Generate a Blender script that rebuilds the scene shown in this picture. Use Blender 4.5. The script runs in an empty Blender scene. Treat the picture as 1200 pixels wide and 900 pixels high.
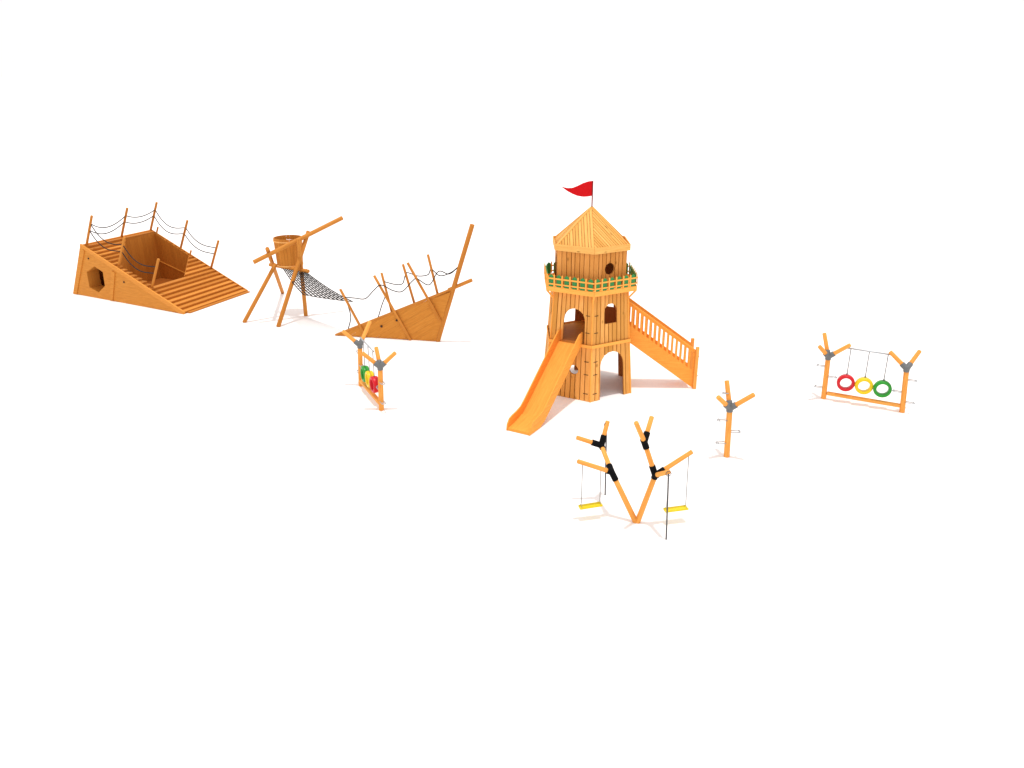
import bpy, bmesh, math, random
from mathutils import Vector, Matrix
from mathutils.geometry import tessellate_polygon
random.seed(7)
scene = bpy.context.scene
col = scene.collection
V = Vector
R = math.radians

# ------------------------------------------------------------ camera, light, exposure
cam_d = bpy.data.cameras.new('camera'); cam = bpy.data.objects.new('camera', cam_d); col.objects.link(cam)
cam.location = (0, 0, 11.6); cam.rotation_euler = (R(90 - 20.8), 0, 0)
cam_d.sensor_width = 36; cam_d.lens = 36 * 950 / 1200; cam_d.clip_end = 20000
scene.camera = cam
world = bpy.data.worlds.new('World'); scene.world = world; world.use_nodes = True
bg = world.node_tree.nodes['Background']
bg.inputs['Color'].default_value = (1.09, 1.02, 1.003, 1); bg.inputs['Strength'].default_value = 1.0
sd = bpy.data.lights.new('sun', 'SUN'); sd.energy = 1.9; sd.angle = R(2.0); sd.color = (1, .985, .96)
sun = bpy.data.objects.new('sun', sd); col.objects.link(sun); sun.rotation_euler = (R(3), R(2), 0)
scene.view_settings.view_transform = 'Standard'; scene.view_settings.look = 'None'
scene.view_settings.exposure = 0; scene.view_settings.gamma = 1; scene.view_settings.use_curve_mapping = False
scene.render.engine = 'CYCLES'
scene.cycles.max_bounces = 8; scene.cycles.diffuse_bounces = 5

# ------------------------------------------------------------ materials
def new_mat(name, rough=.6, spec=.3, metal=0):
    m = bpy.data.materials.new(name); m.use_nodes = True
    b = m.node_tree.nodes['Principled BSDF']
    b.inputs['Roughness'].default_value = rough; b.inputs['Metallic'].default_value = metal
    b.inputs['Specular IOR Level'].default_value = spec
    return m, m.node_tree, b

def wood(name, base, dark, knots=.0, grain=.45, rough=.6, tintamt=.35):
    m, nt, b = new_mat(name, rough, .1)
    N, L = nt.nodes, nt.links
    uv = N.new('ShaderNodeUVMap'); uv.uv_map = 'UVMap'
    mp = N.new('ShaderNodeMapping'); mp.inputs['Scale'].default_value = (1.1, 16, 1); L.new(uv.outputs[0], mp.inputs[0])
    n1 = N.new('ShaderNodeTexNoise'); n1.inputs['Scale'].default_value = 1.6; n1.inputs['Detail'].default_value = 6
    n1.inputs['Distortion'].default_value = .7
    L.new(mp.outputs[0], n1.inputs['Vector'])
    rp = N.new('ShaderNodeValToRGB'); rp.color_ramp.elements[0].position = .3; rp.color_ramp.elements[1].position = .68
    rp.color_ramp.elements[0].color = (*[d * grain + s * (1 - grain) for d, s in zip(dark, base)], 1)
    rp.color_ramp.elements[1].color = (*base, 1)
    L.new(n1.outputs['Fac'], rp.inputs[0])
    out = rp.outputs[0]
    at = N.new('ShaderNodeAttribute'); at.attribute_name = 'tint'
    mx = N.new('ShaderNodeMix'); mx.data_type = 'RGBA'; mx.inputs['B'].default_value = (*dark, 1)
    ml = N.new('ShaderNodeMath'); ml.operation = 'MULTIPLY'; ml.inputs[1].default_value = tintamt
    L.new(at.outputs['Fac'], ml.inputs[0]); L.new(ml.outputs[0], mx.inputs['Factor']); L.new(out, mx.inputs['A'])
    out = mx.outputs['Result']
    if knots > 0:
        mk = N.new('ShaderNodeMapping'); mk.inputs['Scale'].default_value = (1.0, 2.6, 1); L.new(uv.outputs[0], mk.inputs[0])
        vo = N.new('ShaderNodeTexVoronoi'); vo.inputs['Scale'].default_value = 1.5; L.new(mk.outputs[0], vo.inputs['Vector'])
        r2 = N.new('ShaderNodeValToRGB'); r2.color_ramp.elements[0].position = .05; r2.color_ramp.elements[1].position = .15
        r2.color_ramp.elements[0].color = (knots,) * 3 + (1,); r2.color_ramp.elements[1].color = (0, 0, 0, 1)
        L.new(vo.outputs['Distance'], r2.inputs[0])
        m2 = N.new('ShaderNodeMix'); m2.data_type = 'RGBA'; m2.inputs['B'].default_value = (*[d * .45 for d in dark], 1)
        L.new(r2.outputs[0], m2.inputs['Factor']); L.new(out, m2.inputs['A']); out = m2.outputs['Result']
    L.new(out, b.inputs['Base Color'])
    bp = N.new('ShaderNodeBump'); bp.inputs['Strength'].default_value = .25; bp.inputs['Distance'].default_value = .01
    L.new(n1.outputs['Fac'], bp.inputs['Height']); L.new(bp.outputs[0], b.inputs['Normal'])
    return m

def plain(name, c, rough=.5, metal=0, spec=.3, var=.12):
    m, nt, b = new_mat(name, rough, spec, metal)
    N, L = nt.nodes, nt.links
    tc = N.new('ShaderNodeTexCoord'); n = N.new('ShaderNodeTexNoise'); n.inputs['Scale'].default_value = 9; n.inputs['Detail'].default_value = 4
    L.new(tc.outputs['Object'], n.inputs['Vector'])
    rp = N.new('ShaderNodeValToRGB'); rp.color_ramp.elements[0].position = .3; rp.color_ramp.elements[1].position = .7
    rp.color_ramp.elements[0].color = (*[x * (1 - var) for x in c], 1); rp.color_ramp.elements[1].color = (*c, 1)
    L.new(n.outputs['Fac'], rp.inputs[0]); L.new(rp.outputs[0], b.inputs['Base Color'])
    return m

M = {}
M['wreck'] = wood('ship_timber', (.67, .28, .048), (.40, .135, .014), grain=.6)
M['wreck_pole'] = wood('ship_pole_timber', (.62, .26, .050), (.40, .135, .018), grain=.6)
M['step'] = wood('ship_step_timber', (.72, .30, .055), (.40, .13, .014), tintamt=.8)
M['well'] = wood('shaded_well_timber', (.56, .21, .03), (.32, .095, .01))  # well boards toned darker, shade inside the recess put in the colour
M['floor'] = wood('shaded_floor_timber', (.33, .095, .014), (.2, .05, .006))  # dark tone paints in the shade at the bottom of the well
M['plank'] = wood('tower_plank_timber', (.93, .475, .14), (.55, .24, .035), knots=.75, grain=.55, tintamt=.75)
M['roofplank'] = wood('roof_plank_timber', (.88, .50, .15), (.56, .25, .04), knots=.8, grain=.5, tintamt=.5)
M['house'] = wood('shaded_cabin_timber', (.80, .37, .10), (.50, .19, .028), knots=.6, grain=.55, tintamt=.6)  # browner than the tower planks: roof overhang shade put in the colour
M['trim'] = wood('tower_trim_timber', (.97, .47, .10), (.78, .28, .04), grain=.4)
M['slide'] = wood('slide_timber', (.92, .39, .066), (.68, .22, .028), grain=.55)
M['post'] = wood('round_post_timber', (.90, .44, .105), (.66, .23, .035), grain=.7)
M['shade_backing'] = wood('dark_shade_backing', (.52, .19, .05), (.34, .10, .02))  # boards added behind the plank gaps, interior shade painted as a darker tone
M['green'] = plain('green_paint', (.03, .27, .07))
M['ring_green'] = plain('green_plastic', (.02, .30, .025), .35)
M['ring_red'] = plain('red_plastic', (.62, .01, .02), .35)
M['ring_yellow'] = plain('yellow_plastic', (.86, .60, .01), .35)
M['seat_yellow'] = plain('yellow_seat_plastic', (.80, .62, .008), .4)
M['flag'] = plain('red_cloth', (.60, .006, .010), .7, spec=.1)
M['flagpole'] = plain('dark_red_metal', (.22, .015, .015), .5)
M['black'] = plain('black_rubber_sleeve', (.004, .004, .005), .7, spec=.08)
M['grey'] = plain('grey_steel_sleeve', (.15, .16, .165), .5)
M['rope'] = plain('dark_rope', (.035, .035, .035), .9, spec=.05)
M['lrope'] = plain('grey_chain', (.25, .26, .27), .5, metal=.3)
M['steel'] = plain('galvanised_steel', (.45, .48, .50), .4, metal=.4)
M['pole'] = plain('dark_steel_pole', (.07, .07, .075), .4)
M['bolt'] = plain('dark_bolt', (.04, .012, .004), .6)
M['hoop'] = wood('light_hoop_timber', (.9, .5, .17), (.6, .26, .05))
M['ground'], nt, b = new_mat('white_ground', .9, 0)
n = nt.nodes.new('ShaderNodeTexNoise'); n.inputs['Scale'].default_value = .6
rp = nt.nodes.new('ShaderNodeValToRGB'); rp.color_ramp.elements[0].color = (.89, .885, .88, 1); rp.color_ramp.elements[1].color = (.91, .905, .90, 1)
nt.links.new(n.outputs['Fac'], rp.inputs[0]); nt.links.new(rp.outputs[0], b.inputs['Base Color'])

# ------------------------------------------------------------ helpers
class MB:
    def __init__(s): s.v = []; s.f = []; s.uv = []; s.t = []; s.sm = []
    def face(s, idx, uvs, tint=0, smooth=False):
        s.f.append(idx); s.uv.append(uvs); s.t.append(tint); s.sm.append(smooth)
    def hexa(s, P, ul=None, tint=None, u0=None):
        """P: 8 points, bottom ring 0-3, top ring 4-7; u runs from ring 0-3 to ring 4-7"""
        b = len(s.v); s.v += [V(p) for p in P]
        if tint is None: tint = random.random()
        o = random.random() * 50 if u0 is None else u0
        L = (V(P[4]) - V(P[0])).length; w = (V(P[1]) - V(P[0])).length; d = (V(P[3]) - V(P[0])).length
        s.face([b, b+3, b+2, b+1], [(o, o), (o, o+d), (o+w*.3, o+d), (o+w*.3, o)], tint)
        s.face([b+4, b+5, b+6, b+7], [(o, o), (o+w*.3, o), (o+w*.3, o+d), (o, o+d)], tint)
        for k, (i, j, ww) in enumerate(((0, 1, w), (1, 2, d), (2, 3, w), (3, 0, d))):
            s.face([b+i, b+j, b+4+j, b+4+i], [(o, o+k), (o, o+k+ww), (o+L, o+k+ww), (o+L, o+k)], tint)
    def beam(s, a, c, w, h, up=(0, 0, 1), tint=None):
        """box from a to c; w across, h along 'up'"""
        a, c = V(a), V(c); d = (c - a).normalized(); up = V(up)
        x = d.cross(up).normalized(); y = x.cross(d).normalized()
        q = [x * -w/2 + y * -h/2, x * w/2 + y * -h/2, x * w/2 + y * h/2, x * -w/2 + y * h/2]
        s.hexa([a + k for k in q] + [c + k for k in q], tint=tint)
    def log(s, a, c, r0, r1=None, n=18, ch=.012, tint=None):
        r1 = r0 if r1 is None else r1
        a, c = V(a), V(c); d = (c - a); L = d.length; d.normalize()
        x = d.orthogonal().normalized(); y = d.cross(x)
        if tint is None: tint = random.random()
        o = random.random() * 50
        st = [(0, r0 - ch), (ch, r0), (L * .33, r0 + (r1-r0)*.33), (L * .66, r0 + (r1-r0)*.66), (L - ch, r1), (L, r1 - ch)]
        rings = []
        for (t, r) in st:
            b = len(s.v); rings.append(b)
            for k in range(n):
                an = 2 * math.pi * k / n
                s.v.append(a + d * t + (x * math.cos(an) + y * math.sin(an)) * r)
        for i in range(len(rings) - 1):
            for k in range(n):
                k2 = (k + 1) % n; r = max(r0, r1); c0 = 2*math.pi*r*k/n; c1 = 2*math.pi*r*(k+1)/n
                s.face([rings[i]+k, rings[i]+k2, rings[i+1]+k2, rings[i+1]+k],
                       [(o+st[i][0], o+c0), (o+st[i][0], o+c1), (o+st[i+1][0], o+c1), (o+st[i+1][0], o+c0)], tint, True)
        for rb, rev in ((rings[0], True), (rings[-1], False)):
            idx = [rb + k for k in range(n)]
            uvs = [(o + math.cos(2*math.pi*k/n) * r0, o + 9 + math.sin(2*math.pi*k/n) * r0 * .2) for k in range(n)]
            if rev: idx = idx[::-1]; uvs = uvs[::-1]
            s.face(idx, uvs, min(1, tint + .3))
    def tube(s, pts, r, n=8, closed=False):
        pts = [V(p) for p in pts]; m = len(pts); rings = []; x = None
        for i, p in enumerate(pts):
            if closed: d = (pts[(i+1) % m] - pts[i-1]).normalized()
            else: d = (pts[min(i+1, m-1)] - pts[max(i-1, 0)]).normalized()
            if x is None: x = d.orthogonal().normalized()
            x = (x - d * x.dot(d)).normalized(); y = d.cross(x)
            rings.append(len(s.v))
            for k in range(n):
                an = 2*math.pi*k/n; s.v.append(p + (x*math.cos(an) + y*math.sin(an)) * r)
        for i in range(m if closed else m - 1):
            j = (i + 1) % m
            for k in range(n):
                k2 = (k+1) % n
                s.face([rings[i]+k, rings[i]+k2, rings[j]+k2, rings[j]+k], [(i*.1, k*.02), (i*.1, k*.02+.02), (i*.1+.1, k*.02+.02), (i*.1+.1, k*.02)], 0, True)
        if not closed:
            s.face([rings[0]+k for k in range(n)][::-1], [(0, 0)]*n); s.face([rings[-1]+k for k in range(n)], [(0, 0)]*n)
    def panel(s, outer, holes, o, ax, ay, an, th, tint=.3, grain='x'):
        """flat board with holes; 2D polys in metres, thickness along an"""
        o, ax, ay, an = V(o), V(ax), V(ay), V(an)
        polys = [[V((p[0], p[1], 0)) for p in pl] for pl in [outer] + holes]
        flat = [p for pl in polys for p in pl]
        tris = tessellate_polygon(polys); b = len(s.v); m = len(flat)
        for t in (0, th):
            for p in flat: s.v.append(o + ax * p.x + ay * p.y + an * t)
        if isinstance(grain, float):
            cg, sg_ = math.cos(grain), math.sin(grain); u = lambda p: (p.x*cg + p.y*sg_, p.y*cg - p.x*sg_)
        else: u = (lambda p: (p.x, p.y)) if grain == 'x' else (lambda p: (p.y, p.x))
        for t in tris:
            A, B_, C_ = (flat[i] for i in t); t = list(t)
            if (B_ - A).cross(C_ - A).z * ax.cross(ay).dot(an) < 0: t = t[::-1]
            s.face([b + m + i for i in t], [u(flat[i]) for i in t], tint)
            s.face([b + i for i in t[::-1]], [u(flat[i]) for i in t[::-1]], tint)
        k = 0
        for pl in polys:
            for i in range(len(pl)):
                j = (i + 1) % len(pl); L = (pl[i] - pl[j]).length
                s.face([b+k+i, b+k+j, b+m+k+j, b+m+k+i], [(0, 0), (L, 0), (L, th), (0, th)], tint)
            k += len(pl)
    def build(s, name, mat, parent=None, bevel=0):
        me = bpy.data.meshes.new(name); me.from_pydata([tuple(v) for v in s.v], [], s.f); me.update()
        uvl = me.uv_layers.new(name='UVMap'); k = 0
        for fi, uvs in enumerate(s.uv):
            for q in uvs: uvl.data[k].uv = q; k += 1
        at = me.attributes.new('tint', 'FLOAT', 'FACE')
        at.data.foreach_set('value', s.t); me.polygons.foreach_set('use_smooth', s.sm)
        bm = bmesh.new(); bm.from_mesh(me); bmesh.ops.recalc_face_normals(bm, faces=bm.faces); bm.to_mesh(me); bm.free()
        me.materials.append(M[mat] if isinstance(mat, str) else mat)
        o = bpy.data.objects.new(name, me); col.objects.link(o)
        if parent:
            o.parent = parent
            if parent.type == 'MESH' or True:
                # geometry is written in world coordinates; keep it there
                o.matrix_parent_inverse = world_of(parent).inverted()
        if bevel:
            bv = o.modifiers.new('bevel', 'BEVEL'); bv.width = bevel; bv.segments = 2; bv.limit_method = 'ANGLE'; bv.angle_limit = R(40)
        return o

def world_of(o):
    m = Matrix.Translation(o.location)
    return m if o.parent is None else world_of(o.parent) @ o.matrix_parent_inverse @ m

def tag(o, label, cat, group=None, kind=None):
    o['label'] = label
    if cat: o['category'] = cat
    if group: o['group'] = group
    if kind: o['kind'] = kind
    return o
def thing(name, loc, label, cat, group=None):
    o = bpy.data.objects.new(name, None); col.objects.link(o); o.location = loc; o.empty_display_size = .3
    return tag(o, label, cat, group)
def logpart(name, a, b, r, mat, parent, r1=None, ch=.012):
    m = MB(); m.log(a, b, r, r1, ch=ch); return m.build(name, mat, parent)
def beampart(name, a, b, w, h, mat, parent, up=(0, 0, 1), bevel=.006):
    m = MB(); m.beam(a, b, w, h, up); return m.build(name, mat, parent, bevel)
def spline(P, n=10):
    P = [V(p) for p in P]; out = []
    for i in range(len(P) - 1):
        p0 = P[max(i-1, 0)]; p1 = P[i]; p2 = P[i+1]; p3 = P[min(i+2, len(P)-1)]
        for k in range(n):
            t = k / n
            out.append(.5 * ((2*p1) + (-p0+p2)*t + (2*p0-5*p1+4*p2-p3)*t*t + (-p0+3*p1-3*p2+p3)*t**3))
    return out + [P[-1]]
def rope(name, P, r, mat, parent, n=8):
    m = MB(); m.tube(spline(P, n), r); return m.build(name, mat, parent)

# plank wall: pt(x, y, d) -> world; planks run along y
def arch(cx, w, zb, zt, S=1.7):   # x is a fraction of the face width S
    r = w / 2
    return (cx - r, cx + r, lambda x: (zb, zt - r*S + S*math.sqrt(max(0, r*r - (x-cx)**2))))
def disc(cx, cz, r, S=1.7):
    q = r / S
    def fn(x):
        h = S*math.sqrt(max(0, q*q-(x-cx)**2)); return (cz - h, cz + h)
    return (cx - q, cx + q, fn)
def planks(mb, pt, x0, x1, n, bot, top, openings=(), gap=.014, th=.03, d0=0, kinks=(), jit=.0, tint=None, ys=1):
    w = (x1 - x0) / n
    edges = [x0] + [x0 + w*(i + random.uniform(-.14, .14)) for i in range(1, n)] + [x1]
    for i in range(n):
        a, b = edges[i] + (gap/2 if i else 0), edges[i+1] - (gap/2 if i < n-1 else 0)
        bp = {a, b}
        for k in kinks:
            if a < k < b: bp.add(k)
        for (xl, xr, fn) in openings:
            for j in range(17):
                k = (xl+xr)/2 - (xr-xl)/2 * math.cos(math.pi*j/16)
                if a < k < b: bp.add(k)
        bp = sorted(bp); tn = random.random() if tint is None else tint; off = random.uniform(-jit, jit); u0 = random.random()*50
        for xa, xb in zip(bp[:-1], bp[1:]):
            if xb - xa < 1e-5: continue
            xm = (xa + xb)/2
            op = sorted([o for o in openings if o[0] < xm < o[1]], key=lambda o: o[2](xm)[0])
            cutsA = [bot(xa)]; cutsB = [bot(xb)]
            for o in op:
                for q in (0, 1):
                    cutsA.append(o[2](min(max(xa, o[0]), o[1]))[q]); cutsB.append(o[2](min(max(xb, o[0]), o[1]))[q])
            cutsA.append(top(xa)); cutsB.append(top(xb))
            for q in range(0, len(cutsA), 2):
                ya0, ya1, yb0, yb1 = cutsA[q], cutsA[q+1], cutsB[q], cutsB[q+1]
                if ya1 - ya0 < .002 and yb1 - yb0 < .002: continue
                if ya0 < bot(xa) - .001 and ya1 < bot(xa) + .001: continue
                ya1 = max(ya1, ya0); yb1 = max(yb1, yb0)
                da, db = d0 + off, d0 + th + off
                base = len(mb.v)
                for (x, y0, y1) in ((xa, ya0, ya1), (xb, yb0, yb1)):
                    for y in (y0, y1):
                        for d in (da, db): mb.v.append(pt(x, y, d))
                # order: xa:y0:in 0,out 1,y1:in 2,out 3; xb: 4..7
                F = [(1, 5, 7, 3), (4, 0, 2, 6), (0, 1, 3, 2), (5, 4, 6, 7), (0, 4, 5, 1), (2, 3, 7, 6)]
                for f in F:
                    if f[:2] == (0, 1) and xa > a + 1e-6: continue
                    if f[:2] == (5, 4) and xb < b - 1e-6: continue
                    uv = []
                    for kk in f:
                        x = xa if kk < 4 else xb; y = [ya0, ya1, yb0, yb1][(kk // 4)*2 + (kk % 4)//2]
                        uv.append((y + u0, x + u0 + (kk % 2)*.03))
                    mb.face([base + kk for kk in f], uv, tn)

# ------------------------------------------------------------ setting
m = MB(); s_ = 6000
m.v = [V((-s_, -s_, 0)), V((s_, -s_, 0)), V((s_, s_, 0)), V((-s_, s_, 0))]; m.face([0, 1, 2, 3], [(0, 0)]*4)
g = m.build('ground', 'ground'); g['kind'] = 'structure'; g['label'] = 'plain white ground under the play equipment'

# ------------------------------------------------------------ hexagonal tower
TX, TY = 2.97, 30.5
T0 = V((TX, TY, 0)); K = math.sqrt(3)/2
tower = thing('play_tower', T0, 'hexagonal wooden play tower with pointed plank roof, slide and red flag', 'play tower')
def hexv(k, Rr, z): a = R(-90 + 60*k); return V((TX + Rr*math.cos(a), TY + Rr*math.sin(a), z))
def facept(k, Rf):
    a = R(-60 + 60*k); n = V((math.cos(a), math.sin(a), 0)); t = V((-math.sin(a), math.cos(a), 0))
    def pt(x, z, d):
        r = Rf(z); return T0 + n*(r*K + d) + t*(x*r) + V((0, 0, z))
    return pt
# faces k: 0=-60 right front, 1=0 stairs, 2=60 back right, 3=120 back left, 4=180 left, 5=-120 left front
Rlow = lambda z: 1.90 - .17*z/2.15
Rup = lambda z: 1.70 - .13*(z-2.2)/1.95
low_open = {0: [arch(.03, .60, -1, 1.83)], 2: [arch(-.03, .70, -1, 1.83)], 3: [arch(0, .60, -1, 1.83)], 5: [disc(.11, 1.16, .18)]}
up_open = {0: [arch(0, .36, 2.93, 3.68)], 1: [arch(0, .50, 2.2, 3.85)], 2: [arch(-.1, .36, 2.93, 3.68)], 3: [arch(.02, .52, 2.2, 3.4)],
           4: [arch(0, .36, 2.93, 3.68)], 5: [arch(.06, .54, 2.2, 3.50)]}
for k in range(6):
    m = MB(); planks(m, facept(k, Rlow), -.5, .5, 9, lambda x: 0.004, lambda x: 2.10, low_open.get(k, []), gap=.019, jit=.006)
    w = m.build('lower_wall', 'plank', tower)
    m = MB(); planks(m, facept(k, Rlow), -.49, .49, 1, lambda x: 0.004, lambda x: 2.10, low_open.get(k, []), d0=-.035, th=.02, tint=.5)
    m.build('wall_shade_backing', 'shade_backing', w)
    m = MB(); planks(m, facept(k, Rup), -.5, .5, 9, lambda x: 2.2, lambda x: 4.13, up_open.get(k, []), gap=.019, jit=.006)
    w = m.build('upper_wall', 'plank', tower)
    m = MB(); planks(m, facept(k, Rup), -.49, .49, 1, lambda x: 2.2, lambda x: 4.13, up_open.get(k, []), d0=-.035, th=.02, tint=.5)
    m.build('wall_shade_backing', 'shade_backing', w)
for k in range(6):
    # waist band, corner boards
    m = MB()
    a, b = hexv(k, 1.80, 2.15), hexv(k+1, 1.80, 2.15)
    m.beam(a, b, .035, .12, tint=.1); m.build('waist_board', 'trim', tower, .004)
    m = MB(); m.log(hexv(k, 1.93, 0.0), hexv(k, 1.76, 2.12), .03, .03, n=10); m.log(hexv(k, 1.735, 2.18), hexv(k, 1.605, 4.12), .03, .03, n=10)
    m.build('corner_post', 'trim', tower)
    if k == 0:
        for z in (.3, 1.05, 1.55, 2.65, 3.3):
            for sgn in (-1, 1):
                Rf = Rlow if z < 2.1 else Rup
                pt = facept(0 if sgn > 0 else 5, Rf)
                x0 = -.40 if sgn > 0 else .40
                m = MB(); m.beam(pt(x0 - .05, z, .036), pt(x0 + .05, z, .036), .012, .022); m.build('bracket', 'bolt', tower)
# inner platform
m = MB()
m.panel([(math.cos(R(-90+60*k))*1.63, math.sin(R(-90+60*k))*1.63) for k in range(6)], [], T0 + V((0, 0, 2.12)), (1, 0, 0), (0, 1, 0), (0, 0, 1), .06)
m.build('platform', 'wreck', tower)
# balcony deck + fascia + railings + braces
RB = 1.93
m = MB()
m.panel([(math.cos(R(-90+60*k))*(RB-.03), math.sin(R(-90+60*k))*(RB-.03)) for k in range(6)], [], T0 + V((0, 0, 4.17)), (1, 0, 0), (0, 1, 0), (0, 0, 1), .06)
m.build('balcony_deck', 'trim', tower)
for k in range(6):
    a = R(-60 + 60*k); nrm = V((math.cos(a), math.sin(a), 0)); t = V((-math.sin(a), math.cos(a), 0))
    def bp(x, z, d): return T0 + nrm*(RB*K + d) + t*(x*RB) + V((0, 0, z))
    m = MB(); m.beam(bp(-.5, 4.20, 0), bp(.5, 4.20, 0), .04, .17, tint=.15); m.build('fascia_board', 'trim', tower, .004)
    m = MB(); m.beam(bp(-.497, 4.395, .0), bp(.497, 4.395, .0), .03, .05, tint=.1); m.beam(bp(-.497, 4.60, .0), bp(.497, 4.60, .0), .03, .05, tint=.1)
    rail = m.build('balcony_railing', 'trim', tower, .004)
    for j in range(6):
        x = -.5 + (j + .5)/6 * 1.0 - .5/6
        if j > 0 or True:
            m = MB(); c = .022
            xx = x + (.012 if j == 0 else 0)
            m.panel([(-c*1.2, 0), (c*1.2, 0), (c*1.2, .44), (0, .465), (-c*1.2, .44)], [], bp(xx, 4.30, .018), t, (0, 0, 1), nrm, .018, tint=random.random()*.5, grain='y')
            m.build('picket', 'trim', rail)
        x += .5/6; c = .092
        m = MB(); m.panel([(-c, 0), (c, 0), (c, .40), (c*.45, .43), (0, .47), (-c*.45, .43), (-c, .40)], [], bp(x, 4.292, -.036), t, (0, 0, 1), nrm, .018, tint=0, grain='y')
        m.build('green_picket', 'green', rail)
    m = MB(); m.beam(hexv(k, 1.60, 3.76), hexv(k, 1.92, 4.13), .05, .06, up=(0, 0, 1), tint=.1); m.build('brace', 'trim', tower, .004)
# upper cabin
RH = 1.46
Rh = lambda z: RH
for k in range(6):
    op = [disc(-.02, 4.975, .215, 1.46)] if k in (0,) else ([disc(0, 4.975, .17)] if k == 3 and False else [])
    if k in (3, 4): op = [arch(0, .60, 4.232, 5.4)]
    m = MB(); planks(m, facept(k, Rh), -.5, .5, 8, lambda x: 4.232, lambda x: 5.75, op, gap=.019, jit=.006)
    w = m.build('cabin_wall', 'house', tower)
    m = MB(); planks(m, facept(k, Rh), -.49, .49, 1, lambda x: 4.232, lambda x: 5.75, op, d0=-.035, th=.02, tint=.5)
    m.build('wall_shade_backing', 'shade_backing', w)
# roof
RE = 1.56; ZE = 5.70; ZA = 7.05
apex = V((TX, TY, ZA))
for k in range(6):
    a = R(-60 + 60*k); nrm = V((math.cos(a), math.sin(a), 0)); t = V((-math.sin(a), math.cos(a), 0))
    e0 = T0 + nrm*(RE*K) + V((0, 0, ZE)); sl = (apex - e0); Ls = sl.length; sl.normalize(); nn = t.cross(sl).normalized()
    if nn.z < 0: nn = -nn
    ka = RE/2/Ls
    def rp_(x, y, d): return e0 + t*(x - y*ka) + sl*y + nn*d
    m = MB(); planks(m, rp_, -RE/2, RE/2, 13, lambda x: 0, lambda x: (x + RE/2)/(2*ka), gap=.022, jit=.004, th=.025)
    rf = m.build('roof_panel', 'roofplank', tower)
    m = MB(); planks(m, rp_, -RE/2+.01, RE/2-.01, 1, lambda x: .01, lambda x: (x + RE/2)/(2*ka) - .01, th=.01, d0=-.02, tint=.5)
    m.build('roof_shade_backing', 'shade_backing', rf)
    if k:
        A_ = hexv(k, RE + .01, ZE + .03); B_ = apex + (A_ - apex).normalized()*.03 + V((0, 0, .02))
        beampart('hip_board', A_, B_, .08, .05, 'roofplank', tower, bevel=.004)
    a0 = hexv(k, RE + .035, 5.71); b0 = hexv(k+1, RE + .035, 5.71)
    m = MB(); m.beam(a0, b0, .035, .23, tint=.1); m.build('eave_board', 'roofplank', tower, .004)
fp = logpart('flag_pole', apex - V((0, 0, .1)), (TX, TY, 8.0), .025, 'flagpole', tower, ch=.003)
# pennant: thick cloth swallow shape, waving
m = MB(); cols_ = 26; rows = 6; top_ = [(0, 8.0), (-.16, 7.985), (-.34, 7.93), (-.55, 7.81), (-.72, 7.74), (-.9, 7.74), (-1.13, 7.80)]
bot_ = [(0, 7.46), (-.16, 7.435), (-.34, 7.43), (-.55, 7.455), (-.72, 7.52), (-.9, 7.62), (-1.13, 7.79)]
def interp(Pp, x):
    for (xa, ya), (xb, yb) in zip(Pp[:-1], Pp[1:]):
        if xb <= x <= xa + 1e-9:
            tt = (x-xa)/(xb-xa); return ya + (yb-ya)*tt
    return Pp[-1][1]
for side in (0, 1):
    for i in range(cols_ + 1):
        x = -1.13*i/cols_; zt, zb = interp(top_, x), interp(bot_, x)
        for j in range(rows + 1):
            z = zb + (zt-zb)*j/rows; y = .07*math.sin(x*7)*min(1, -x*3) + side*.006
            m.v.append(V((TX + x - .014, TY + y, z)))
nv = (cols_+1)*(rows+1)
for i in range(cols_):
    for j in range(rows):
        q = [i*(rows+1)+j, (i+1)*(rows+1)+j, (i+1)*(rows+1)+j+1, i*(rows+1)+j+1]
        m.face(q, [(0, 0)]*4, 0, True); m.face([x+nv for x in q[::-1]], [(0, 0)]*4, 0, True)
m.build('flag', 'flag', fp)
# ---- slide (exits through face 5)
sdv = V((-.5, -K, 0)); sw = V((K, -.5, 0))
def sp(s, w_, z): return T0 + sdv*s + sw*w_ + V((0, 0, z))
bed = [(1.30, 2.20), (1.62, 2.20), (1.85, 2.07), (4.15, .46), (4.55, .26), (4.95, .16), (5.5, .10)]
bedS = [(p.x, p.z) for p in spline([(a, 0, b) for a, b in bed], 5)]
slide = None
m = MB(); nb = len(bedS)
for dz in (0, -.035):
    for (s, z) in bedS:
        for w_ in (-.42, -.15, .15, .42): m.v.append(sp(s, w_, z + dz))
for q in (0, 1):
    for i in range(nb-1):
        for j in range(3):
            b0 = q*nb*4; f = [b0+i*4+j, b0+(i+1)*4+j, b0+(i+1)*4+j+1, b0+i*4+j+1]
            m.face(f, [(bedS[i][0], j*.3), (bedS[i+1][0], j*.3), (bedS[i+1][0], j*.3+.3), (bedS[i][0], j*.3+.3)], .1, True)
e = (nb-1)*4
m.face([e, e+nb*4, e+nb*4+3, e+3], [(0, 0), (0, .03), (1, .03), (1, 0)], .1)
slide = m.build('slide', 'slide', tower)
prof = [(1.46, 2.12), (1.46, 2.66), (1.72, 2.62), (1.98, 2.44), (4.30, .74), (4.55, .58), (4.85, .50), (5.15, .46), (5.36, .40), (5.50, .24), (5.54, .02), (4.75, .02), (4.45, .14), (4.2, .30), (1.75, 2.02), (1.6, 2.10)]
for w_ in (-.47, .425):
    m = MB(); m.panel(prof, [], T0 + sw*w_, sdv, (0, 0, 1), sw, .045, tint=.1); m.build('side_board', 'slide', slide, .008)
beampart('end_board', sp(5.49, -.42, .045), sp(5.49, .42, .045), .03, .085, 'slide', slide)
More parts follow.
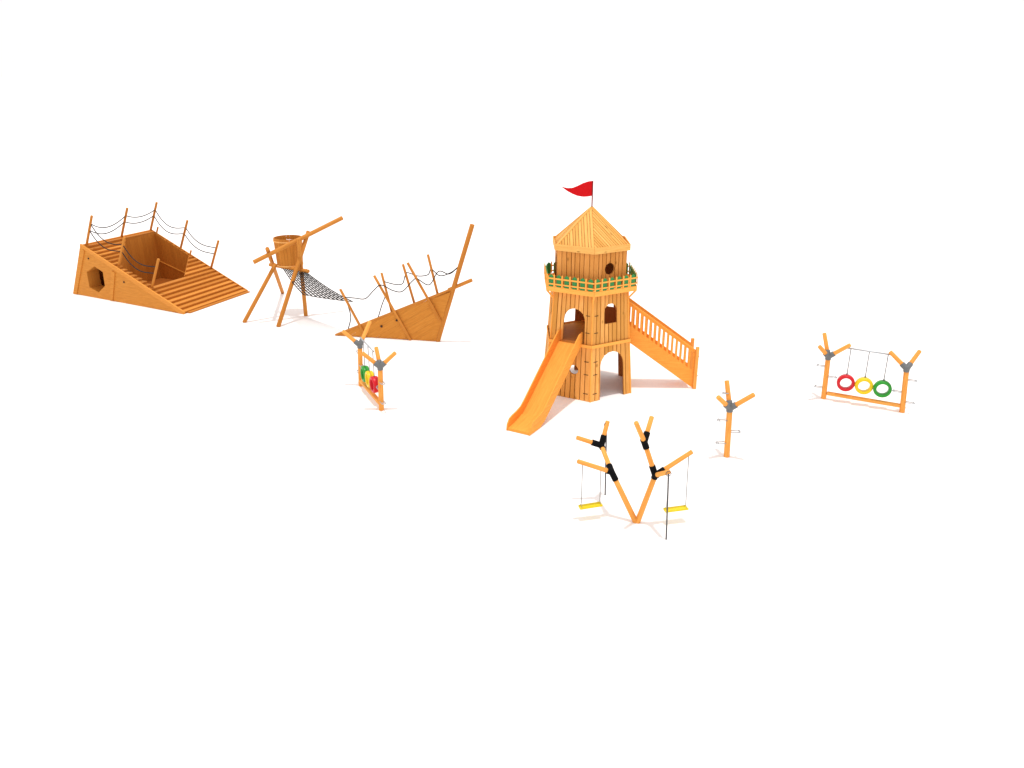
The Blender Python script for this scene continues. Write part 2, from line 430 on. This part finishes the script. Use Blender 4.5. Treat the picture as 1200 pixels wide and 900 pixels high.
# transition sides inside the doorway
# ---- stairs on face 1 (+X)
yA, yB = 30.05, 30.93
stair = None
nst = 11
def stz(x): return 1.92 - .727*(x - 4.55)
treads = []
slots = []
for i in range(15):
    x = 4.50 + i*.178
    zb = stz(x) + .69; slots.append((x, zb))
for si, y in enumerate((yA, yB)):
    xs, xe = 4.42, 7.17
    outer = [(xs, stz(xs)), (xe, max(.01, stz(xe))), (xe, stz(xe) + 1.53), (xs, stz(xs) + 1.53)]
    holes = []
    for (x, zb) in slots:
        wd = .092; hh = .74
        holes.append([(x, stz(x)+.69), (x, stz(x)+.69+hh), (x+wd, stz(x+wd)+.69+hh), (x+wd, stz(x+wd)+.69)])
    m = MB(); m.panel(outer, holes, (0, y + (0 if si == 0 else -.03), 0), (1, 0, 0), (0, 0, 1), (0, 1, 0), .03, tint=.1)
    o = m.build('staircase' if si == 0 else 'side_panel', 'slide', tower if si == 0 else stair, .003)
    if si == 0: stair = o
    o2 = beampart('handrail', (xs, y, stz(xs) + 1.56), (xe, y, stz(xe) + 1.56), .07, .06, 'slide', stair)
for i in range(nst):
    x = 4.52 + i*.241; z = stz(x) + .34
    beampart('tread', (x, yA + .03, z), (x, yB - .03, z), .25, .035, 'slide', stair, bevel=.004)
for y in (yA - .045, yB + .02):
    beampart('newel_post', (7.23, y, 0), (7.23, y, 1.74 if y < 30.5 else 1.80), .13, .09, 'post', stair, up=(0, 1, 0), bevel=.01)
    for z in (.55, 1.35):
        logpart('bolt', (7.29, y, z), (7.325, y, z), .02, 'grey', stair, ch=.004)

# ------------------------------------------------------------ sinking ship, stern part
ST = V((-17.087, 40.812, 0)); uh = V((-.8805, .4741, 0)); wv = V((.375, .927, 0)).normalized(); RISE = 2.88; RUN = 7.43
slope = RISE/RUN; nd = V((.337, -.136, .932)).normalized()
def dk(sh, t, z): return ST + uh*sh + wv*t + V((0, 0, z))
WID = 4.97
stern = thing('sunken_ship_stern', dk(4, 2.4, 0), 'wedge shaped wooden ship stern with stepped deck, hexagon hole and rope rails', 'play ship')
# hex well in (sh, t)
wellp = [(7.15, 2.8), (7.1, 4.93), (4.3, 4.9), (2.7, 2.86), (2.65, .45), (4.95, .33)]
def cross_t(sh):
    ts = []
    for i in range(6):
        (a, ta), (b, tb) = wellp[i], wellp[(i+1) % 6]
        if (a - sh)*(b - sh) < 0: ts.append(ta + (tb-ta)*(sh-a)/(b-a))
    return sorted(ts) if len(ts) >= 2 else None
NS = 22
deck = MB()
for k in range(NS):
    s0, s1 = RUN*k/NS, RUN*(k+1)/NS; z = RISE*(k+1)/NS
    c0, c1, cm = cross_t(s0 + .02), cross_t(s1 - .02), cross_t((s0+s1)/2)
    segs = [(0.06, 0.06, WID, WID)]
    if cm:
        c0 = c0 or cm; c1 = c1 or cm
        segs = [(0.06, 0.06, c0[0], c1[0]), (c0[-1], c1[-1], WID, WID)]
    for (a0, a1, b0, b1) in segs:
        if b0 - a0 < .05 and b1 - a1 < .05: continue
        # tread
        tn = random.random()
        P = [dk(s0 - .02, a0, z - .04), dk(s1, a1, z - .04), dk(s1, a1, z), dk(s0 - .02, a0, z),
             dk(s0 - .02, b0, z - .04), dk(s1, b1, z - .04), dk(s1, b1, z), dk(s0 - .02, b0, z)]
        deck.hexa(P, tint=tn)
        P = [dk(s0 + .003, a0, z - .135), dk(s0 + .025, a0, z - .135), dk(s0 + .025, a0, z - .042), dk(s0 + .003, a0, z - .042),
             dk(s0 + .003, b0, z - .135), dk(s0 + .025, b0, z - .135), dk(s0 + .025, b0, z - .042), dk(s0 + .003, b0, z - .042)]
        deck.hexa(P, tint=1)  # riser in the full dark tone, shade of upright faces put in colour
deck.build('stepped_deck', 'step', stern)
# near side wall
d2 = uh; on = V((-.4741, -.8805, 0))
wall = [(0, .01), (8.95, .01), (7.47, 2.90)]
hole = [(6.63, 1.83), (5.99, 1.58), (6.02, .80), (6.68, .35), (7.40, .56), (7.39, 1.42)]
def near(s, z, d=0): return ST + uh*s + V((0, 0, z)) + on*d
m = MB(); m.panel(wall, [hole], ST, uh, (0, 0, 1), on, .04, tint=.2); nw = m.build('side_wall', 'wreck', stern)
m = MB(); hc = V((6.68, 1.09, 0))
for i in range(6):
    a, b = hole[i], hole[(i+1) % 6]
    q = lambda p, o_, d: near(p[0] + (p[0]-hc.x)*o_, p[1] + (p[1]-hc.y)*o_, d)
    m.hexa([q(a, .0, -.70), q(a, .05, -.70), q(a, .05, -.002), q(a, .0, -.002), q(b, .0, -.70), q(b, .05, -.70), q(b, .05, -.002), q(b, .0, -.002)], tint=.4)
m.build('window_frame', 'wreck', nw)
def strip(name, P, d, th, mat='wreck', base=None):
    m = MB(); m.panel(P, [], ST + on*d, uh, (0, 0, 1), on, th, tint=.0); return m.build(name, mat, stern)
strip('trim_board', [(5.77, .03), (5.53, .03), (4.92, 1.66), (5.18, 1.74)], .042, .05)
strip('trim_board', [(8.93, .02), (8.62, .02), (7.20, 2.62), (7.47, 2.88)], .042, .05)
for (s, z) in ((6.99, 2.23), (5.18, 1.62), (4.33, 1.21)):
    logpart('bolt', near(s, z, .04), near(s, z, .085), .05, 'bolt', nw, ch=.01)
m = MB(); m.panel([(-.05, .01), (.3, .01), (7.52, 2.82), (7.47, 2.99), (-.05, .14)], [], ST + on*-.02, uh, (0, 0, 1), on, .10, tint=.0); m.build('side_rail', 'step', stern)
m = MB(); m.panel([(-.02, .01), (.3, .01), (7.47, 2.78), (7.45, 2.97), (0, .1)], [], ST + wv*(WID+.02), uh, (0, 0, 1), -on, .06, tint=.2); m.build('side_rail', 'wreck', stern)
m = MB(); m.panel([(0, .01), (8.95, .01), (7.45, 2.85)], [], ST + wv*WID, uh, (0, 0, 1), -on, .04, tint=.4, grain='y'); m.build('side_wall', 'wreck', stern)
# raked back wall (top to ground)
A0, A1, B1, B0 = near(8.93, .01), near(8.93, .01) + wv*WID, near(7.47, 2.86) + wv*WID, near(7.47, 2.86)
m = MB(); bn = (A1-A0).cross(B0-A0).normalized(); bn = -bn if bn.dot(uh) < 0 else bn
m.hexa([A0, A0 + bn*-.04, A1 + bn*-.04, A1, B0, B0 + bn*-.04, B1 + bn*-.04, B1], tint=.2); m.build('back_wall', 'wreck', stern)
beampart('end_rail', near(7.46, 2.90) + wv*.05, near(7.46, 2.90) + wv*WID, .12, .08, 'step', stern)
# bottom lip plank
beampart('bottom_step', dk(-.10, .2, .04), dk(-.10, WID, .04), .24, .06, 'step', stern)
# well walls (planked, hanging from the deck edge)
for i in range(6):
    (a, ta), (b, tb) = wellp[i], wellp[(i+1) % 6]
    p0, p1 = dk(a, ta, 0), dk(b, tb, 0); L = (p1-p0).length; dd = (p1-p0)/L; nn = V((-dd.y, dd.x, 0))
    za, zb_ = a*slope + .03, b*slope + .03
    low = i in (3, 4)
    def wp(x, y, d, p0=p0, dd=dd, nn=nn): return p0 + dd*x + nn*d + V((0, 0, y))
    if low: topf = lambda x, za=za, zb_=zb_, L=L: za + (zb_-za)*x/L - .10
    else: topf = lambda x, za=za, zb_=zb_, L=L: za + (zb_-za)*x/L + .02
    if i == 4: continue
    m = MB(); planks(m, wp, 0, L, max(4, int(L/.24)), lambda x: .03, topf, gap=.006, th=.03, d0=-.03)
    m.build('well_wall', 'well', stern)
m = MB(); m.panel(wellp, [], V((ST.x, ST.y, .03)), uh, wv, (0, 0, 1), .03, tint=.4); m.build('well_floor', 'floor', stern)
beampart('well_beam', dk(7.08, 4.88, 7.08*slope - 1.62), dk(4.3, 4.84, 4.3*slope - 1.20), .05, .06, 'wreck', stern)
# corner stubs of the well, thin rail posts and ropes
pdir = nd*1.9 - V((-.821, .442, .362))*.16
def deckp(s, t, h=0): return ST + V((-.821, .442, .362))*s*1.0 + wv*t + nd*h
for (s, t) in ((7.66, 5.16), (4.62, 4.94)):
    b = deckp(s, t); logpart('short_post', b - pdir*.35, b + pdir*.2, .05, 'wreck_pole', stern)
posts = {'n1': (7.85, .20), 'n2': (5.27, .2), 'n3': (2.68, .2), 'f1': (8.02, 5.0), 'f2': (5.55, 5.1), 'f3': (2.93, 5.0), 'e': (7.98, 2.75)}
tops = {}
for k_, (s, t) in posts.items():
    b = deckp(s, t); tops[k_] = (b, pdir)
    logpart('rail_post', b - pdir*.06, b + pdir, .066, 'wreck_pole', stern)
def sagrope(a, b, fa, fb, sag, r=.026, parent=stern, skew=0):
    pa = tops[a][0] + pdir*fa; pb = tops[b][0] + pdir*fb
    P = []
    for i in range(9):
        t = i/8; q = 4*t*(1-t); tt = t
        P.append(pa.lerp(pb, tt) - V((0, 0, sag*q*(1 + skew*(.5-t)))) )
    rope('rope', P, r, 'rope', parent, 4)
for (a, b, sg, sk) in (('n1', 'e', .38, .5), ('e', 'f1', .22, .3), ('f1', 'f2', .5, .9), ('f2', 'f3', .38, .9), ('n1', 'n2', .45, .9), ('n2', 'n3', .45, .9)):
    for f in (.74, .53): sagrope(a, b, f, f, sg, skew=sk)

# ------------------------------------------------------------ lookout barrel on crossed poles
look = thing('barrel_lookout', (-11.6, 40.4, 0), 'wooden barrel crow nest held up on crossed slanted poles with a yard pole', 'lookout')
def through(a, b, ext0, ext1):
    a, b = V(a), V(b); d = (b-a); return a + d*ext0, a + d*ext1
logpart('leg', (-13.49, 39.25, 0), (-11.88, 40.28, 2.78), .10, 'wreck_pole', look)
logpart('leg', (-13.12, 45.2, 0), (-11.95, 39.35, 3.72), .10, 'wreck_pole', look)
logpart('leg', (-11.57, 38.5, 0), (-10.16, 40.55, 4.36), .105, 'wreck_pole', look)
logpart('leg', (-10.67, 40.49, 0), (-10.52, 39.85, 4.12), .10, 'wreck_pole', look)
logpart('yard_pole', (-12.62, 39.1, 3.10), (-8.55, 41.2, 4.92), .105, 'wreck_pole', look)
logpart('crossbeam', (-12.50, 41.3, 2.50), (-10.14, 39.78, 2.50), .09, 'wreck_pole', look)
BC = V((-11.36, 41.0, 0))
def bar_r(z): return .64 + .075*(z - 2.52)/1.45
def bpt(x, z, d):
    r = bar_r(z) + d; return BC + V((math.cos(x)*r, math.sin(x)*r, z))
m = MB()
nst_ = 26
for i in range(nst_):
    a0 = 2*math.pi*i/nst_; a1 = 2*math.pi*(i+1)/nst_
    am = math.degrees((a0+a1)/2)
    op = []
    if 80 < am < 104: op = [(a0, a1, lambda x: (3.45, 3.74))]
    planks(m, bpt, a0 + .006, a1 - .006, 1, lambda x: 2.52, lambda x: 3.97, op, th=.04, d0=-.04)
barrel = m.build('barrel', 'wreck', look)
m = MB()
m.panel([(math.cos(2*math.pi*k/28)*.6, math.sin(2*math.pi*k/28)*.6) for k in range(28)], [], BC + V((0, 0, 2.53)), (1, 0, 0), (0, 1, 0), (0, 0, 1), .04, tint=.5)
m.build('barrel_floor', 'wreck', barrel)
for z, hm in ((3.83, 'hoop'), (2.60, 'hoop')):
    m = MB()
    for i in range(36):
        a0, a1 = 2*math.pi*i/36, 2*math.pi*(i+1)/36
        m.hexa([bpt(a0, z-.035, .002), bpt(a0, z-.035, .018), bpt(a0, z+.035, .018), bpt(a0, z+.035, .002),
                bpt(a1, z-.035, .002), bpt(a1, z-.035, .018), bpt(a1, z+.035, .018), bpt(a1, z+.035, .002)], tint=.1)
    m.build('hoop', hm, barrel)
# net: hangs from the crossbeam to the bow post
P1, P2, P3, P4 = V((-11.69, 40.78, 2.44)), V((-10.30, 39.90, 2.42)), V((-7.55, 37.25, 1.62)), V((-9.95, 37.7, 1.84))
def netp(u, v): # u from beam (0) to end (1), v from P1/P4 side to P2/P3 side
    a = P1.lerp(P4, u); b = P2.lerp(P3, u); p = a.lerp(b, v); p.z -= .10*math.sin(math.pi*u)*(1) + .03*math.sin(math.pi*v); return p
m = MB()
nl, nc = 11, 11
for j in range(nl + 1):
    m.tube([netp(i/14, j/nl) for i in range(15)], .027, 6)
for i in range(1, nc + 1):
    pts = []
    for j in range(nl*4 + 1):
        v = j/(nl*4); p = netp(min(1, i/nc + (.012 if (j//4) % 2 else -.012)), v); pts.append(p)
    m.tube(pts, .012, 5)
# lashings to the beam
for j in range(0, nl + 1):
    p = netp(0, j/nl); m.tube([p + V((math.cos(a)*.10, math.sin(a)*.06, math.sin(a)*.10 + .06)) for a in [2*math.pi*q/10 for q in range(10)]], .012, 5, closed=True)
m.tube([netp(1, v/10) for v in range(11)], .02, 6)
net = tag(m.build('climbing_net', 'rope'), 'black rope climbing net slung from the barrel crossbeam down to the ship bow', 'climbing net')

# ------------------------------------------------------------ ship bow
BA = V((-8.412, 37.092, 0)); bu = V((.983, -.183, 0)).normalized(); bo = V((-.183, -.983, 0)).normalized()
def bw(s, z, d=0): return BA + bu*s + V((0, 0, z)) + bo*d
bow = thing('ship_bow', bw(2.5, 0), 'pointed wooden ship bow with tall mast, slanted posts and loose rope rail', 'play ship')
m = MB()
# near hull of lapped planks parallel to the top rail, clipped to the triangle
rl = R(31)
hull_poly = [(0, .01), (5.03, .01), (5.84, 2.53)]
def clip(poly, n, c, keep):
    out = []
    for i in range(len(poly)):
        a, b = poly[i], poly[(i+1) % len(poly)]
        da, db = (a[0]*n[0]+a[1]*n[1]-c)*keep, (b[0]*n[0]+b[1]*n[1]-c)*keep
        if da >= 0: out.append(a)
        if da*db < 0:
            t = da/(da-db); out.append((a[0]+(b[0]-a[0])*t, a[1]+(b[1]-a[1])*t))
    return out
nrm2 = (math.sin(rl), -math.cos(rl))
dmax = 5.03*nrm2[0]
w = .34; k = -3
while k*w < dmax:
    p = clip(clip(hull_poly, nrm2, k*w + .0025, 1), nrm2, (k+1)*w - .0025, -1)
    if len(p) >= 3: m.panel(p, [], BA + bo*(.004*(k % 2)), bu, (0, 0, 1), bo, .035, tint=random.random()*.6, grain=rl)
    k += 1
hs = m.build('hull_side', 'wreck', bow)
# far side, converging on the stem
fu = (bw(5.0, 0) - bw(.6, 0, -.65)).normalized(); fo = V((fu.y, -fu.x, 0))
FA = bw(.55, 0, -.65)
m = MB(); m.panel([(0, .01), (4.45, .01), (5.25, 2.42), (0, .18)], [], FA, fu, (0, 0, 1), fo, .04, tint=.5); m.build('hull_side', 'wreck', bow)
beampart('top_rail', bw(-.02, .03, .03), bw(5.9, 2.60, .03), .10, .09, 'wreck_pole', bow)
logpart('bowsprit', bw(5.6, 2.48, .0), bw(6.72, 3.0, .0), .085, 'wreck_pole', bow)
logpart('mast', bw(5.03, -.0, .02), bw(6.79, 5.50, .02), .105, 'wreck_pole', bow)
for (a, b, d0, d1) in (((1.52, .05), (.43, 2.32), .08, .12), ((3.73, 0), (2.14, 3.04), .10, .14), ((5.22, 1.02), (3.77, 3.70), .12, .14)):
    logpart('hull_post', bw(a[0], a[1], d0), bw(b[0], b[1], d1), .062, 'wreck_pole', bow)
def bwf(s, z, d):  # same picture place, set back by d behind the near hull
    k_ = (37 + d)/37; return s, z
for (a, b, d) in (((2.72, 1.1), (2.26, 3.02), .42), ((3.90, 1.6), (3.37, 3.50), .28), ((5.06, 2.2), (4.62, 4.03), .14)):
    logpart('hull_post', bw(a[0], a[1], -d), bw(b[0], b[1], -d - .12), .058, 'wreck_pole', bow)
for (s, z) in ((2.32, .595), (3.09, .93)):
    logpart('bolt', bw(s, z, .03), bw(s, z, .085), .055, 'bolt', hs, ch=.01)
pz = lambda x, y, d=.1: None
# ropes, in hull plane coordinates (s, z, offset)
def bows(px): return [bw(*p) for p in px]
rope('rope', bows([(.62, 1.95, .14), (1.15, 1.93, .16), (1.65, 1.93, .16), (2.1, 2.35, .2), (2.47, 2.62, .19), (3.0, 2.38, .15), (3.45, 2.35, .12), (3.95, 2.85, .14), (4.2, 2.98, .17), (4.75, 2.72, .14), (5.2, 3.35, .1), (5.7, 3.25, .08), (6.18, 3.66, .03)]), .023, 'rope', bow)
rope('rope', bows([(.62, 1.95, .14), (.72, 1.45, 0), (.76, .9, -.1), (.62, .35, -.05)]), .023, 'rope', bow)
rope('rope', bows([(2.36, 2.62, -.5), (2.9, 2.52, -.45), (3.2, 2.50, -.70), (3.45, 2.95, -.38), (3.58, 3.12, -.36), (4.1, 3.0, -.3), (4.6, 3.10, -.22), (4.78, 3.36, -.2), (5.2, 3.1, -.12), (5.75, 3.3, -.05), (6.18, 3.66, 0)]), .023, 'rope', bow)
rope('rope', bows([(2.36, 2.62, -.5), (2.40, 2.1, -.70), (2.25, 1.5, -.35), (2.05, .9, -.3)]), .023, 'rope', bow)

# ------------------------------------------------------------ branching posts
def az(a, reach, rise): return V((math.cos(R(a))*reach, math.sin(R(a))*reach, rise))
def sleeve(mb, j, dirs, r, l, trunk=None):
    for d in dirs:
        d = V(d).normalized(); mb.log(V(j) - d*.02, V(j) + d*l, r, n=18, ch=.006, tint=0)
def peg(parent, base, d, L=.30, w=.07, z_up=.0):
    """bent steel foot rung: U of round bar"""
    d = V(d).normalized(); s = V((-d.y, d.x, 0)).normalized(); b = V(base)
    m = MB(); P = [b - s*w, b - s*w + d*(L-.03), b - s*(w-.03) + d*L + V((0, 0, .0)), b + s*(w-.03) + d*L, b + s*w + d*(L-.03), b + s*w]
    m.tube(P, .016, 6)
    m.tube([b - s*w + d*(L*.8), b - s*w*.5 + d*(L*.9) + V((0, 0, .05)), b + s*w*.5 + d*(L*.9) + V((0, 0, .05)), b + s*w + d*(L*.8)], .012, 6)
    m.build('foot_rung', 'steel', parent)
def branch_post(parent, base, branches, name='post', H=1.70, r=.092, lean=0):
    base = V(base); j = base + V((lean, 0, H))
    logpart(name, base, j, r + .004, 'post', parent, r)
    m = MB(); dirs = [(0, 0, -1)] + [tuple(b) for b in branches]
    sleeve(m, j, [dirs[0]], r + .016, .11)
    for b in branches:
        d = V(b).normalized(); m.log(j - d*.02, j + d*.25, r + .010, n=18, ch=.006, tint=0)
    m.build('branch_socket', 'grey', parent)
    for b in branches:
        d = V(b).normalized(); logpart('branch', j + d*.2, j + V(b) - d*.02, r*.86, 'post', parent, r*.80)

def ring_obj(cname, mat, c, plane_n, topz, Ro=.32, Ri=.205, half=.13, label='', group=None):
    c = V(c); n_ = V(plane_n).normalized(); x = V((-n_.y, n_.x, 0)); z = V((0, 0, 1))
    e = thing('hanging_ring', c - V((0, 0, Ro)), label, 'ring', group)
    m = MB(); prof = []
    for (rr, h) in ((Ri, -half*.75), (Ri+.012, -half*.92), (Ri + .05, -half), (Ro-.04, -half), (Ro-.01, -half*.85), (Ro, -half*.5), (Ro, half*.5), (Ro-.01, half*.85), (Ro-.04, half), (Ri+.05, half), (Ri+.012, half*.92), (Ri, half*.75)):
        prof.append((rr, h))
    n = 40; q = len(prof)
    for i in range(n):
        a = 2*math.pi*i/n; rd = x*math.cos(a) + z*math.sin(a)
        for (rr, h) in prof: m.v.append(c + rd*rr + n_*h)
    for i in range(n):
        for j in range(q):
            i2, j2 = (i+1) % n, (j+1) % q
            m.face([i*q+j, i2*q+j, i2*q+j2, i*q+j2], [(0, 0)]*4, 0, True)
    m.build('tyre', mat, e)
    m = MB(); m.tube([c + z*(Ro - .01), c + V((0, 0, topz - c.z))], .017, 6); m.tube([c + z*(Ro+.03) + (x*math.cos(a) + z*math.sin(a))*.035 for a in [2*math.pi*q_/10 for q_ in range(10)]], .008, 5, closed=True)
    m.build('chain', 'lrope', e)
    return e

def ring_frame(base_a, base_b, brA, brB, rungs, label, where, flip, leans):
    a, b = V(base_a), V(base_b); d = (b-a); L = d.length; d.normalize(); n_ = V((d.y, -d.x, 0))
    e = thing('ring_frame', (a+b)/2, label, 'climbing frame', 'climbing frames with three hanging rings')
    branch_post(e, a, brA, lean=leans[0]); branch_post(e, b, brB, lean=leans[1])
    m = MB(); m.beam(a + d*.09 + V((0, 0, .24)), b - d*.09 + V((0, 0, .24)), .16, .13, tint=.2); m.build('beam', 'post', e, .03)
    m = MB(); zt = 2.12; m.tube([a + d*.42 + V((0, 0, zt + .02)), a + d*(L-.58) + V((0, 0, zt - .0))], .03, 10); m.build('top_bar', 'steel', e)
    for (u, z, s) in rungs:
        ln = leans[1] if u > L/2 else leans[0]
        peg(e, a + d*u + V((ln*z/1.7, 0, z)), d*s)
    cols = [('ring_red', 'red'), ('ring_yellow', 'yellow'), ('ring_green', 'green')]
    us = (.70, 1.34, 1.98)
    if flip: cols = cols[::-1]; us = [L - u for u in us[::-1]]
    for (mt, cn), u in zip(cols, us):
        tilt = random.uniform(-3, 2) if flip else random.uniform(9, 14); nn_ = n_.copy(); nn_.rotate(Matrix.Rotation(R(tilt), 3, 'Z'))
        ring_obj(cn, mt, a + d*u + V((0, 0, .78)), nn_, zt, label=f'{cn} plastic ring hanging by a chain {where}', group=f'rings hanging {where}')
    return e
ring_frame((11.986, 28.965, 0), (14.398, 27.61, 0), [az(100, .5, .80), az(207, .56, .50), az(-30, .72, .60)], [az(150, .66, .56), az(33, .66, .58)],
           [(-.08, 1.30, -1), (-.08, .44, -1), (.08, .92, 1), (2.85, 1.29, 1), (2.85, .42, 1), (2.68, .78, -1)],
           'ring climbing frame seen face on, at the right beyond the tower stairs', 'in the frame at the right', False, (-.05, -.12))
ring_frame((-6.053, 30.345, 0), (-4.851, 27.814, 0), [az(178, .66, .60), az(60, .72, .82)], [az(112, .5, .62), az(182, .63, .56), az(0, .60, .56)],
           [(-.08, 1.35, -1), (-.08, .52, -1), (.08, .92, 1), (2.88, 1.15, 1), (2.88, .38, 1), (2.72, .8, -1)],
           'ring climbing frame seen nearly end on, in front of the ship bow', 'in the frame by the ship bow', True, (.07, .05))
tree = thing('branching_climbing_post', (7.0, 23.876, 0), 'lone wooden climbing post with three upward branches and steel rungs', 'climbing post')
branch_post(tree, (7.0, 23.876, 0), [az(98, .45, .80), az(207, .55, .50), az(-28, .72, .62)], lean=-.06)
for (z, s) in ((1.30, -1), (.50, -1), (.90, 1)):
    peg(tree, (7.0 + .08*s - .06*z/1.7, 23.876, z), (s, -.12, 0))
peg(tree, (6.90, 24.06, 2.15), (-1, -.1, 0), L=.2, w=.04)

# ------------------------------------------------------------ V shaped branch swing
vs = thing('branch_swing_frame', (3.465, 19.711, 0), 'V shaped pair of forked wooden poles with black joints and two swings', 'swing frame')
Bp = V((3.465, 19.711, 0)); L1 = V((2.75, 20.04, 1.39)); aL = V((1.78, 19.80, 1.84)); U1 = V((2.55, 21.0, 1.75)); tA = V((1.83, 20.95, 2.02)); tB = V((2.74, 21.3, 2.38))
R1 = V((3.86, 19.55, 1.54)); aR = V((4.86, 19.78, 2.14)); sb = V((4.07, 18.85, 2.0)); U2 = V((3.52, 19.62, 2.50)); uA = V((3.20, 19.20, 3.24)); uB = V((3.76, 20.05, 3.05))
logpart('trunk', Bp + V((-.02, 0, 0)), L1, .078, 'post', vs, .072)
logpart('trunk', Bp + V((.02, 0, 0)), R1, .078, 'post', vs, .072)
logpart('upper_trunk', L1, U1, .068, 'post', vs, .064)
logpart('upper_trunk', R1, U2, .070, 'post', vs, .066)
for a, b in ((L1, aL), (U1, tA), (U1, tB), (R1, aR), (R1, sb), (U2, uA), (U2, uB)):
    logpart('branch', a, b, .067, 'post', vs, .062)
def joint(j, dirs, l=.26):
    m = MB()
    for d, ll in dirs:
        d = (V(d) - V(j)).normalized(); m.log(V(j) - d*.03, V(j) + d*ll, .088, n=18, ch=.006, tint=0)
    m.build('joint_sleeve', 'black', vs)
joint(L1, [(Bp, .26), (U1, .26), (aL, .16)]); joint(U1, [(L1, .12), (tA, .30), (tB, .30)])
joint(R1, [(Bp, .10), (U2, .30), (aR, .30), (sb, .14)]); joint(U2, [(R1, .20), (uA, .12), (uB, .28)])
def swing(pa, pb, sa, sb_, label):
    pa, pb, sa, sb_ = V(pa), V(pb), V(sa), V(sb_); e = thing('swing', (sa+sb_)/2, label, 'swing', 'swings hung on the forked poles')
    d = (sb_-sa).normalized(); y = V((-d.y, d.x, 0)).normalized()
    m = MB(); a0 = sa - d*.05; b0 = sb_ + d*.05; w = .10
    # curved seat
    n = 6; rows_ = []
    for i in range(n+1):
        t = -1 + 2*i/n; rows_.append((y*(w*t), -.012*(1-t*t)))
    for i in range(n):
        (o0, z0), (o1, z1) = rows_[i], rows_[i+1]
        m.hexa([a0+o0+V((0, 0, z0)), a0+o1+V((0, 0, z1)), a0+o1+V((0, 0, z1-.05)), a0+o0+V((0, 0, z0-.05)),
                b0+o0+V((0, 0, z0)), b0+o1+V((0, 0, z1)), b0+o1+V((0, 0, z1-.05)), b0+o0+V((0, 0, z0-.05))], tint=0)
    m.build('seat', 'seat_yellow', e)
    for p, q in ((pa, sa), (pb, sb_)):
        m = MB(); m.tube([p, p.lerp(q, .5), q + V((0, 0, .10))], .011, 6)
        m.tube([q + V((0, 0, .10)), q + y*w*.8, ], .006, 6); m.tube([q + V((0, 0, .10)), q - y*w*.8], .006, 6)
        m.build('rope', 'lrope', e)
swing((1.92, 19.84, 1.72), (2.44, 19.97, 1.48), (1.92, 19.84, .43), (2.45, 19.97, .45), 'yellow swing seat on thin ropes under the left arm of the forked poles')
swing((4.24, 19.64, 1.72), (4.77, 19.76, 2.04), (4.25, 19.64, .45), (4.80, 19.76, .46), 'yellow swing seat on thin ropes under the right arm of the forked poles')
def hangpole(a, b, label):
    m = MB(); m.tube([a, b], .021, 8); m.tube([V(a) + V((math.cos(t)*.07, 0, math.sin(t)*.07)) for t in [2*math.pi*q/12 for q in range(12)]], .009, 5, closed=True)
    tag(m.build('climbing_rope', 'pole'), label, 'climbing rope', 'dark climbing ropes hung from the forked poles')
hangpole((2.70, 21.24, 2.28), (2.76, 21.28, .0), 'dark vertical climbing rope behind the left forked pole')
hangpole((4.06, 18.83, 1.96), (4.13, 18.82, .0), 'long dark vertical climbing rope in front of the right swing')
